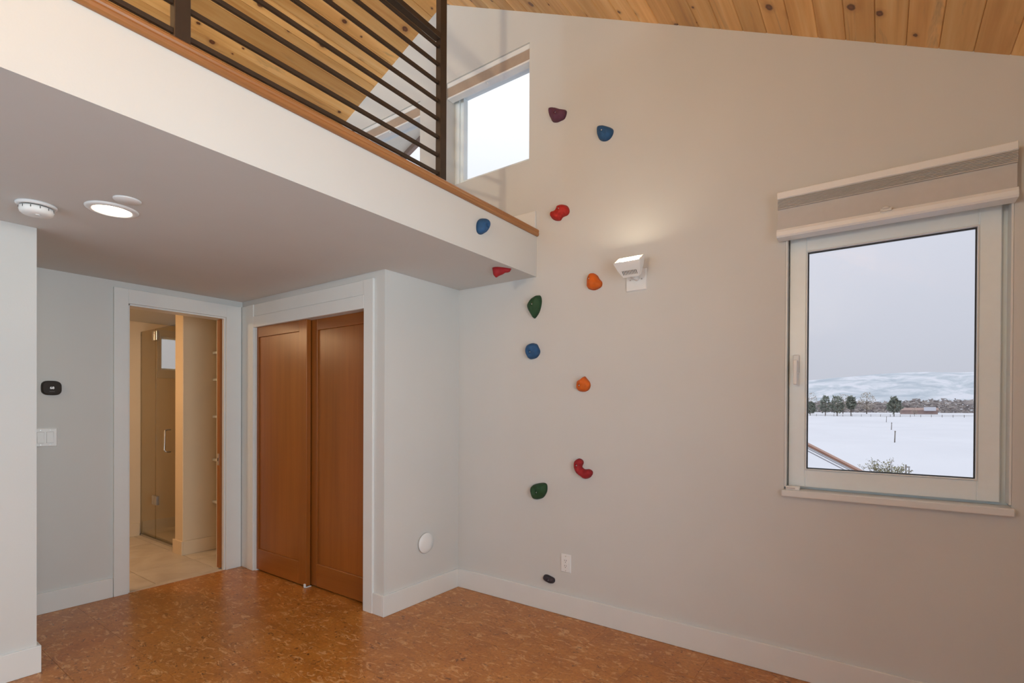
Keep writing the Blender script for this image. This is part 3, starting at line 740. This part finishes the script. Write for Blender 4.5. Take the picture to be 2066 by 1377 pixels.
for k in range(10):
    a_ = -.042 + k*.0090
    MB().hexa([P(a_, -.0195, -.083), P(a_+.003, -.0195, -.083), P(a_+.003, -.012, -.083), P(a_, -.012, -.083),
               P(a_, -.0335, -.042), P(a_+.003, -.0335, -.042), P(a_+.003, -.028, -.042), P(a_, -.028, -.042)]).build('fin_slot', DARK, head)
MB().cyl((1.392, -.010, 2.082), (1.392, -.050, 2.090), .014, 16).cyl((1.372, -.052, 2.092), (1.412, -.052, 2.092), .013, 16).build('knuckle', PLASTIC, sc)
MB().cyl(P(0, -.006, -.080), (1.392, -.052, 2.092), .010, 12).build('stem', PLASTIC, sc)

sc2 = copy_tree(sc); sc2.location = (1.60, YF, 2.05); sc2.rotation_euler = (0, 0, math.pi)  # unseen lamp copy added to light the upper room, placed by the post's shadow
sc2['label'] = 'added unseen white wall lamp on the wall opposite the climbing wall'
lamp_light('added_uplight', (1.60, YF+.125, 2.21), (math.radians(163), 0, 0), 70, sc2)
# ------------------------------------------------------------------ climbing holds
def smooth_outline(pts, n=44):
    out = []; m = len(pts)
    for i in range(m):
        p0, p1, p2, p3 = (Vector(pts[(i+k-1) % m]) for k in range(4))
        for t in (0, .25, .5, .75):
            t2, t3 = t*t, t*t*t
            out.append(.5*((2*p1) + (-p0+p2)*t + (2*p0-5*p1+4*p2-p3)*t2 + (-p0+3*p1-3*p2+p3)*t3))
    return out
def seg_dist(p, a, b):
    ab = b-a; t = max(0, min(1, (p-a).dot(ab)/max(ab.length_squared, 1e-12))); return (p-(a+ab*t)).length
def inside(p, poly):
    c = False; j = len(poly)-1
    for i in range(len(poly)):
        a, b = poly[i], poly[j]
        if (a.y > p.y) != (b.y > p.y) and p.x < (b.x-a.x)*(p.y-a.y)/(b.y-a.y)+a.x: c = not c
        j = i
    return c
def hold(origin, U, V, Nn, pts, hole, mat, label, H=.050, R=.036, peak=None, ridge=0, seed=1, scale=1.0):
    rr = random.Random(seed); U, V, Nn, O = map(Vector, (U, V, Nn, origin))
    poly = smooth_outline([(a*scale, b*scale) for a, b in pts]); m = len(poly)
    hv = Vector(hole)*scale
    P2 = [Vector(p) for p in poly]; edges = [(i, (i+1) % m) for i in range(m)]
    def dist(p): return min(seg_dist(p, poly[i], poly[(i+1) % m]) for i in range(m))
    g = .0062
    x0, x1 = min(p.x for p in poly), max(p.x for p in poly); y0, y1 = min(p.y for p in poly), max(p.y for p in poly)
    yy = y0; r_ = 0
    while yy < y1:
        xx = x0 + (r_ % 2)*g/2
        while xx < x1:
            p = Vector((xx, yy))
            if inside(p, poly) and dist(p) > .0035 and (p-hv).length > .0115: P2.append(p)
            xx += g
        yy += g*.87; r_ += 1
    for rad, k in ((.0052, 8), (.0075, 10), (.0102, 12)):
        for i in range(k): P2.append(hv + Vector((math.cos(6.2832*i/k), math.sin(6.2832*i/k)))*rad)
    P2.append(hv)
    vs, es, fs = delaunay_2d_cdt(P2, edges, [list(range(m))], 1, 1e-6)[:3]
    ph = [rr.uniform(0, 6.28) for _ in range(4)]
    def height(p, crater=True):
        d = dist(p); q = min(d/R, 1)
        h = H*(1-(1-q)**2.2)**.62
        h *= 1 + .10*math.sin(p.x*70+ph[0])*math.sin(p.y*60+ph[1]) + .04*math.sin(p.x*160+ph[2])
        if peak:
            pv = Vector(peak[0])*scale; h += peak[1]*max(0, 1-(p-pv).length/peak[2])
        if ridge: h += ridge*abs(math.sin(p.x*45+p.y*60+ph[3]))*q
        if crater and (p-hv).length < .0098: h -= .020 if (p-hv).length < .0078 else .0
        return max(h, .001) if d > 1e-4 else 0.0
    mb = MB(); n0 = len(vs)
    front = [O + U*p.x + V*p.y + Nn*height(p) for p in vs]
    mb.add(front, [f for f in fs], True)
    # flat back against the surface
    mb.f.append(list(range(m))[::-1]); mb.sm.append(False)
    ob = mb.build('climbing_hold', mat, origin=O)
    hb = O + U*hv.x + V*hv.y + Nn*(height(hv, False)-.015)
    MB().lathe(hb, Nn, [(.0074, -.004), (.0074, .0006)], 14).build('bolt_hole_shadow', DARK, ob)  # dark disc standing in for the shade inside the bolt hole
    MB().lathe(hb, Nn, [(.0052, -.004), (.0052, .004), (.0040, .0055), (.0022, .0055), (.0022, .0035)], 14).build('bolt', SILVER, ob)
    tag(ob, label, 'climbing hold', 'climbing holds')
    return ob
HD = {
'purple':((0.831,3.225),[(-0.064,0.042),(-0.050,0.058),(-0.020,0.052),(0.033,0.022),(0.063,0.008),(0.065,-0.016),(0.051,-0.042),(0.022,-0.047),(-0.007,-0.047),(-0.037,-0.033),(-0.056,0.004)],(0.001,0.000)),
'blue_a':((1.164,3.005),[(-0.049,0.035),(-0.037,0.050),(-0.010,0.047),(0.032,0.025),(0.056,0.002),(0.053,-0.026),(0.032,-0.048),(0.001,-0.051),(-0.031,-0.034),(-0.048,0.000)],(-0.004,0.004)),
'red_a':((0.850,2.587),[(-0.065,0.003),(-0.054,0.020),(-0.024,0.024),(-0.012,0.047),(0.023,0.049),(0.058,0.031),(0.072,-0.003),(0.059,-0.025),(0.024,-0.032),(0.006,-0.049),(-0.029,-0.043),(-0.059,-0.022)],(0.013,0.016)),
'orange_a':((1.099,2.108),[(-0.047,0.010),(-0.040,0.037),(-0.027,0.055),(-0.004,0.055),(0.022,0.036),(0.035,0.014),(0.053,-0.008),(0.051,-0.032),(0.031,-0.045),(0.001,-0.051),(-0.030,-0.042),(-0.046,-0.027)],(-0.020,0.018)),
'green_a':((0.664,2.007),[(-0.058,0.010),(-0.045,0.034),(-0.014,0.061),(0.017,0.071),(0.042,0.065),(0.052,0.035),(0.048,-0.002),(0.033,-0.044),(0.007,-0.075),(-0.008,-0.079),(-0.024,-0.059),(-0.050,-0.017)],(-0.003,0.010)),
'blue_b':((0.648,1.711),[(-0.051,0.016),(-0.038,0.041),(-0.007,0.053),(0.029,0.045),(0.043,0.027),(0.057,-0.004),(0.050,-0.029),(0.025,-0.049),(-0.022,-0.054),(-0.038,-0.033),(-0.048,-0.011)],(-0.001,-0.009)),
'orange_b':((1.028,1.477),[(-0.046,-0.008),(-0.040,0.025),(-0.015,0.036),(0.008,0.051),(0.026,0.035),(0.044,0.014),(0.049,-0.010),(0.036,-0.034),(0.009,-0.045),(-0.028,-0.041),(-0.044,-0.024)],(-0.014,-0.006)),
'red_b':((1.028,0.950),[(-0.060,0.021),(-0.054,0.048),(-0.029,0.063),(-0.003,0.055),(0.004,0.036),(-0.005,0.013),(0.014,-0.001),(0.044,0.001),(0.065,-0.009),(0.067,-0.028),(0.048,-0.052),(0.014,-0.062),(-0.011,-0.049),(-0.038,-0.032),(-0.055,-0.006)],(-0.034,0.020)),
'green_b':((0.699,0.784),[(-0.060,0.001),(-0.050,0.026),(-0.021,0.041),(0.032,0.053),(0.061,0.048),(0.068,0.021),(0.061,-0.012),(0.033,-0.047),(-0.020,-0.063),(-0.045,-0.047),(-0.058,-0.020)],(0.004,-0.010)),
'grey':((0.782,0.210),[(-0.043,0.007),(-0.034,0.022),(-0.012,0.027),(0.018,0.021),(0.042,0.013),(0.046,-0.006),(0.032,-0.022),(0.009,-0.026),(-0.019,-0.019),(-0.038,-0.009)],(0.006,-0.002)),
}
specs = [
 ('purple', H_PURPLE, 'purple climbing hold on the wall right of the high window', dict(H=.045)),
 ('blue_a', H_BLUE, 'blue climbing hold highest on the wall beside the purple one', dict(H=.045)),
 ('red_a', H_RED, 'bright red climbing hold just above the end of the wooden loft cap', dict(H=.045, R=.03)),
 ('orange_a', H_ORANGE, 'orange climbing hold beside the white wall lamp', dict(H=.048)),
 ('green_a', H_GREEN, 'dark green pointed leaf-shaped climbing hold just below the loft slab', dict(H=.046)),
 ('blue_b', H_BLUE, 'blue climbing hold on the wall below the pointed green one', dict(H=.050)),
 ('orange_b', H_ORANGE, 'small orange climbing hold with a peaked top in the wall middle', dict(H=.042, peak=((.006, .020), .022, .03))),
 ('red_b', H_CRIM, 'crimson boomerang-shaped climbing hold low on the wall', dict(H=.040, R=.026)),
 ('green_b', H_GREEN, 'wide dark green climbing hold left of the crimson boomerang one', dict(H=.045)),
 ('grey', H_GREY, 'small dark grey climbing hold just above the baseboard', dict(H=.030, R=.026)),
]
for i, (k, mt, lb, kw) in enumerate(specs):
    (hx, hz), pts, hl = HD[k]
    hold((hx+.012, 0, hz-.003), (1,0,0), (0,0,1), (0,-1,0), pts, hl, mt, lb, seed=i+3, **kw)
hold((LX, -.582, 2.366), (0,1,0), (0,0,1), (1,0,0), [(-.047,-.034),(-.044,.006),(-.020,.034),(.018,.049),(.047,.040),(.054,.012),(.036,-.022),(.004,-.046),(-.030,-.052)], (.012, .004), H_BLUE, 'blue climbing hold mounted on the white loft fascia', H=.040, R=.03, seed=21)
hold((.612, -.296, HC), (.75,.66,0), (.66,-.75,0), (0,0,-1), [(-.056,.0),(-.048,.024),(-.022,.033),(.010,.026),(.040,.016),(.064,.004),(.058,-.012),(.022,-.022),(-.014,-.032),(-.044,-.026)], (-.022, -.012), H_CRIM, 'crimson climbing hold hanging from the underside of the loft slab', H=.026, R=.026, seed=22, peak=((-.030, .002), .034, .055))

# ================================================================== outside
gm = bmesh.new()
def gz(y): 
    pr = [(-4000, -3.0), (60, -3.1), (86, -3.0), (130, -2.5), (200, -2.0), (300, -1.0), (420, -.3), (600, .2), (900, .8), (6000, .9)]
    for (a, za), (b, zb) in zip(pr, pr[1:]):
        if a <= y <= b: return za + (zb-za)*(y-a)/(b-a)
    return pr[-1][1]
ys = [-2500, -600, -200, -60, 0, 15, 30, 45, 60, 73, 86, 100, 115, 130, 150, 175, 200, 225, 250, 275, 300, 340, 380, 420, 500, 600, 750, 900, 1400, 2600, 3500]
xs = [-3000, -1500, -800, -400, -200, -120, -80, -50, -30, -15, -5, 5, 15, 30, 50, 80, 120, 200, 400, 800, 1500, 3000]
grid = [[gm.verts.new((x, y, gz(y) + (.12*math.sin(x*.11+y*.05)*math.sin(y*.07) if 20 < y < 250 and abs(x) < 150 else 0))) for x in xs] for y in ys]
for a in range(len(ys)-1):
    for b in range(len(xs)-1):
        f = gm.faces.new((grid[a][b], grid[a][b+1], grid[a+1][b+1], grid[a+1][b])); f.smooth = True
me = bpy.data.meshes.new('ground'); gm.to_mesh(me); gm.free(); me.materials.append(SNOW)
go = bpy.data.objects.new('ground', me); COL.objects.link(go); struct(go, 'snow covered field outside')
# hills
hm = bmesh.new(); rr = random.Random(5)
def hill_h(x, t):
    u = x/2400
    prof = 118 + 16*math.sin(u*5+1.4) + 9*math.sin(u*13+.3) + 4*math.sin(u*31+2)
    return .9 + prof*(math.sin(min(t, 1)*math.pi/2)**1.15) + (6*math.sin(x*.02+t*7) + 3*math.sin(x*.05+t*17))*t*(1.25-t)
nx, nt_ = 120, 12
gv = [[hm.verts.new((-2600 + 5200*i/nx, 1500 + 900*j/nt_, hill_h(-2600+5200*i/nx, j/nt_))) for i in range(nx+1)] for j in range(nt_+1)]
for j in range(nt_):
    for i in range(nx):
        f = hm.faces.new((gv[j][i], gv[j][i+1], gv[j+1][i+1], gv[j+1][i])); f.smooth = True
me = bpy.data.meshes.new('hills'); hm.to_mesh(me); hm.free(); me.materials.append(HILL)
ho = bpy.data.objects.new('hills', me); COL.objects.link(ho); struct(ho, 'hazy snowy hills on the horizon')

def leaf_cloud(mb, c, rx, ry, rz, n, size, rr, cone=0.0):
    for _ in range(n):
        while True:
            p = Vector((rr.uniform(-1, 1), rr.uniform(-1, 1), rr.uniform(-1, 1)))
            if p.length < 1: break
        if p.length > 0: p = p.normalized()*(p.length**.5)
        k = 1 - cone*(p.z+1)/2
        q = Vector(c) + Vector((p.x*rx*k, p.y*ry*k, p.z*rz))
        s_ = size*rr.uniform(.6, 1.4); a = Vector((rr.uniform(-1,1), rr.uniform(-1,1), rr.uniform(-1,1)))*s_; b = Vector((rr.uniform(-1,1), rr.uniform(-1,1), rr.uniform(-1,1)))*s_
        mb.add([q, q+a, q+b], [(0, 1, 2)])
def tree(name, x, y, h, w_, mat, label, cone=.5, seed=1, leaf=.9, trunkfrac=.15, n=500, group='trees by the far field fence'):
    rr = random.Random(seed); z = gz(y)
    t = tag(empty(name, (x, y, z)), label, 'tree', group)
    tk = MB().tube([(x, y, z-.1), (x, y, z+h*.45), (x+.1, y, z+h*.8)], [h*.022, h*.016, h*.005], 7)
    for k in range(7):
        a = rr.uniform(0, 6.28); z1 = z + h*rr.uniform(.2, .6)
        tk.tube([(x, y, z1), (x+math.cos(a)*w_*.35, y+math.sin(a)*w_*.35, z1+h*.16)], [h*.008, h*.003], 5)
    tk.build('trunk', BARK, t)
    mb = MB(); leaf_cloud(mb, (x, y, z+h*(trunkfrac+(1-trunkfrac)/2)), w_/2, w_/2, h*(1-trunkfrac)/2, n, leaf, rr, cone)
    c = mb.build('crown', mat, t); c['kind'] = 'stuff'
    return t
def at(tx, y): return 2.5517 + tx*(y+2.8721)   # lateral position from a bearing
tree('evergreen_tree', at(-.0790, 300), 318, 10.5, 6.5, EVERG, 'dark rounded evergreen nearest the window frame edge across the field', .35, 1)
tree('evergreen_tree', at(-.0965, 305), 305, 7.0, 6.0, EVERG, 'low dark evergreen cut off by the window frame edge', .3, 2)
tree('evergreen_tree', at(-.0580, 300), 300, 10.0, 7.0, EVERG, 'broad olive evergreen second in the far row', .3, 3)
tree('evergreen_tree', at(-.0390, 302), 302, 10.0, 5.0, EVERG, 'narrow evergreen with bare trunk third in the far row', .35, 4, trunkfrac=.35)
tree('evergreen_tree', at(.0172, 298), 298, 9.0, 7.2, EVERG, 'lone dark pine standing in the middle of the far field', .55, 5, trunkfrac=.22, n=700)
tree('bare_tree', at(-.0180, 420), 420, 15, 10, TANLEAF, 'tall tan leafless tree behind the far row', .1, 6, leaf=.7, n=420)
tree('bare_tree', at(-.0500, 430), 430, 14, 14, TANLEAF, 'wide tan leafless tree behind the olive evergreen', .1, 7, leaf=.7, n=420)
tree('bare_tree', at(-.100, 420), 420, 16, 12, TANLEAF, 'tan leafless tree at the frame edge behind the evergreens', .1, 8, leaf=.7, n=420)
tree('bare_tree', at(.0425, 310), 310, 4.0, 2.6, TANLEAF, 'tiny leafless sapling right of the lone pine', .1, 9, leaf=.25, n=160)
wm = MB(); rr = random.Random(9)
for k in range(5200):
    y = rr.uniform(620, 720); x = at(rr.uniform(-.15, .22), y); hgt = rr.uniform(0, 1)
    tall = 12.0 if x > 20 else 10.0
    q = Vector((x, y, gz(y) + hgt*tall)); s_ = 4.8
    wm.add([q, q+Vector((rr.uniform(-s_, s_), rr.uniform(-s_, s_), rr.uniform(-s_, s_)*.5)), q+Vector((rr.uniform(-s_, s_), 0, rr.uniform(-s_, s_)*.6))], [(0, 1, 2)])
wo_ = wm.build('woods', WOODS); tag(wo_, 'brown band of distant leafless woods below the hills', 'woods', kind='stuff')
# red farm building with snowy roof
fy = 420; fx = at(.0512, fy); fz = gz(fy)
fh = tag(empty('farm_building', (fx, fy, fz)), 'long dull red farm building with a snowy roof section', 'building')
MB().box((fx-11, fy, fz-.2), (fx+8, fy+8, fz+2.6)).build('walls', REDBARN, fh)
MB().add([(fx-11.5, fy-.5, fz+2.5), (fx+8.5, fy-.5, fz+2.5), (fx+8.5, fy+4, fz+4.2), (fx-11.5, fy+4, fz+4.2), (fx+8.5, fy+8.5, fz+2.5), (fx-11.5, fy+8.5, fz+2.5)], [(0,1,2,3), (3,2,4,5), (0,3,5), (1,4,2)]).build('roof', REDBARN, fh)
MB().box((fx+1, fy-1.5, fz+2.2), (fx+7, fy+1, fz+4.6)).build('porch', ROOFSNOW, fh)
# field fence along the far side
fe = tag(empty('field_fence', (at(0, 290), 290, gz(290))), 'thin dark wire fence along the far edge of the field', 'fence')
for k in range(27):
    x = at(-.15 + k*.0125, 290); MB().box((x-.09, 289.9, gz(290)-.1), (x+.09, 290.1, gz(290)+1.1)).build('post', FENCEW, fe)
for hz in (.45, .95): MB().box((at(-.15, 290), 289.97, gz(290)+hz-.05), (at(.175, 290), 290.03, gz(290)+hz+.05)).build('wire', FENCEW, fe)
for tx, y, hh, lb in ((.0182, 86, 1.5, 'nearest dark fence post standing alone in the snow'), (.0140, 130, 1.4, 'middle of three lone fence posts in the snow'), (.0075, 200, 1.6, 'farthest of three lone fence posts in the snow')):
    x = at(tx, y); p = MB().cyl((x, y, gz(y)-.2), (x+.05, y, gz(y)+hh), .075, 8, .065).lathe((x+.05, y, gz(y)+hh), (0, 0, 1), [(.10, 0), (.08, .12), (.02, .16)], 8).build('fence_post', FENCEW, origin=(x, y, gz(y)))
    tag(p, lb, 'fence post', 'lone posts in the snow field')
# leafy bush below the window and a twin marker post
bxx, byy = at(.006, 28), 28.0; bz = gz(byy)
bu = tag(empty('leafy_bush', (bxx, byy, bz)), 'half bare bush with tan leaves below the window', 'bush')
rr = random.Random(3); st = MB(); lf = MB()
for k in range(80):
    a = rr.uniform(0, 6.28); sp = rr.uniform(.2, 1.2); top = rr.uniform(1.2, 2.45)*(1-.28*sp)
    e_ = Vector((bxx+math.cos(a)*sp, byy+math.sin(a)*sp, bz+top)); m_ = Vector((bxx, byy, bz)).lerp(e_, .55) + Vector((rr.uniform(-.1, .1), 0, .08))
    st.tube([(bxx+rr.uniform(-.1, .1), byy, bz-.05), m_, e_], [.022, .013, .005], 5)
    for q in range(34):
        p = m_.lerp(e_, rr.uniform(.1, 1.05)) + Vector((rr.uniform(-.12, .12), rr.uniform(-.12, .12), rr.uniform(-.1, .1)))
        s_ = .075; lf.add([p, p+Vector((rr.uniform(-s_, s_), rr.uniform(-s_, s_), rr.uniform(-s_, s_))), p+Vector((rr.uniform(-s_, s_), rr.uniform(-s_, s_), rr.uniform(-s_, s_)))], [(0, 1, 2)])
st.build('stems', BARK, bu); c_ = lf.build('leaves', BUSHLEAF, bu); c_['kind'] = 'stuff'
mx_ = at(.0325, 33); mp = tag(empty('marker_post', (mx_, 33, gz(33))), 'thin grey twin marker post beside the bush', 'post')
MB().cyl((mx_, 33, gz(33)-.1), (mx_, 33, -1.62), .035, 8).build('pole', FENCEW, mp)
MB().cyl((mx_+.14, 33, gz(33)-.1), (mx_+.14, 33, -1.80), .028, 8).build('pole', FENCEW, mp)
MB().box((mx_-.04, 32.97, -1.78), (mx_+.18, 33.03, -1.72)).build('crossbar', FENCEW, mp)
# lower roof of the neighbouring wing
lr = tag(empty('neighbouring_house', (0.6, 6.2, -3.1)), 'neighbouring wing with snow covered metal roof and brown rake edge', 'house')
s_ = .54; X0, Z0 = 1.49, .69
def rz_(x): return Z0 - s_*(x-X0)
def slopeslab(xa, xb, ya, yb, za, zb): 
    return MB().hexa([(xa, ya, rz_(xa)+za), (xb, ya, rz_(xb)+za), (xb, yb, rz_(xb)+za), (xa, yb, rz_(xa)+za), (xa, ya, rz_(xa)+zb), (xb, ya, rz_(xb)+zb), (xb, yb, rz_(xb)+zb), (xa, yb, rz_(xa)+zb)])
rf = slopeslab(-2.6, 3.4, 3.6, 8.0, -.14, -.01).build('roof', ROOFSNOW, lr)
slopeslab(-2.6, 3.42, 7.72, 8.05, -.20, .03).build('rake_edge', ROOFMETAL, rf)
for yy in (7.60, 7.38, 7.02): slopeslab(-2.6, 3.38, yy-.014, yy+.014, -.012, .006).build('seam', SEAM, rf)
MB().box((-2.4, 3.8, -3.1), (3.0, 7.7, -.6)).build('walls', REDBARN, lr)
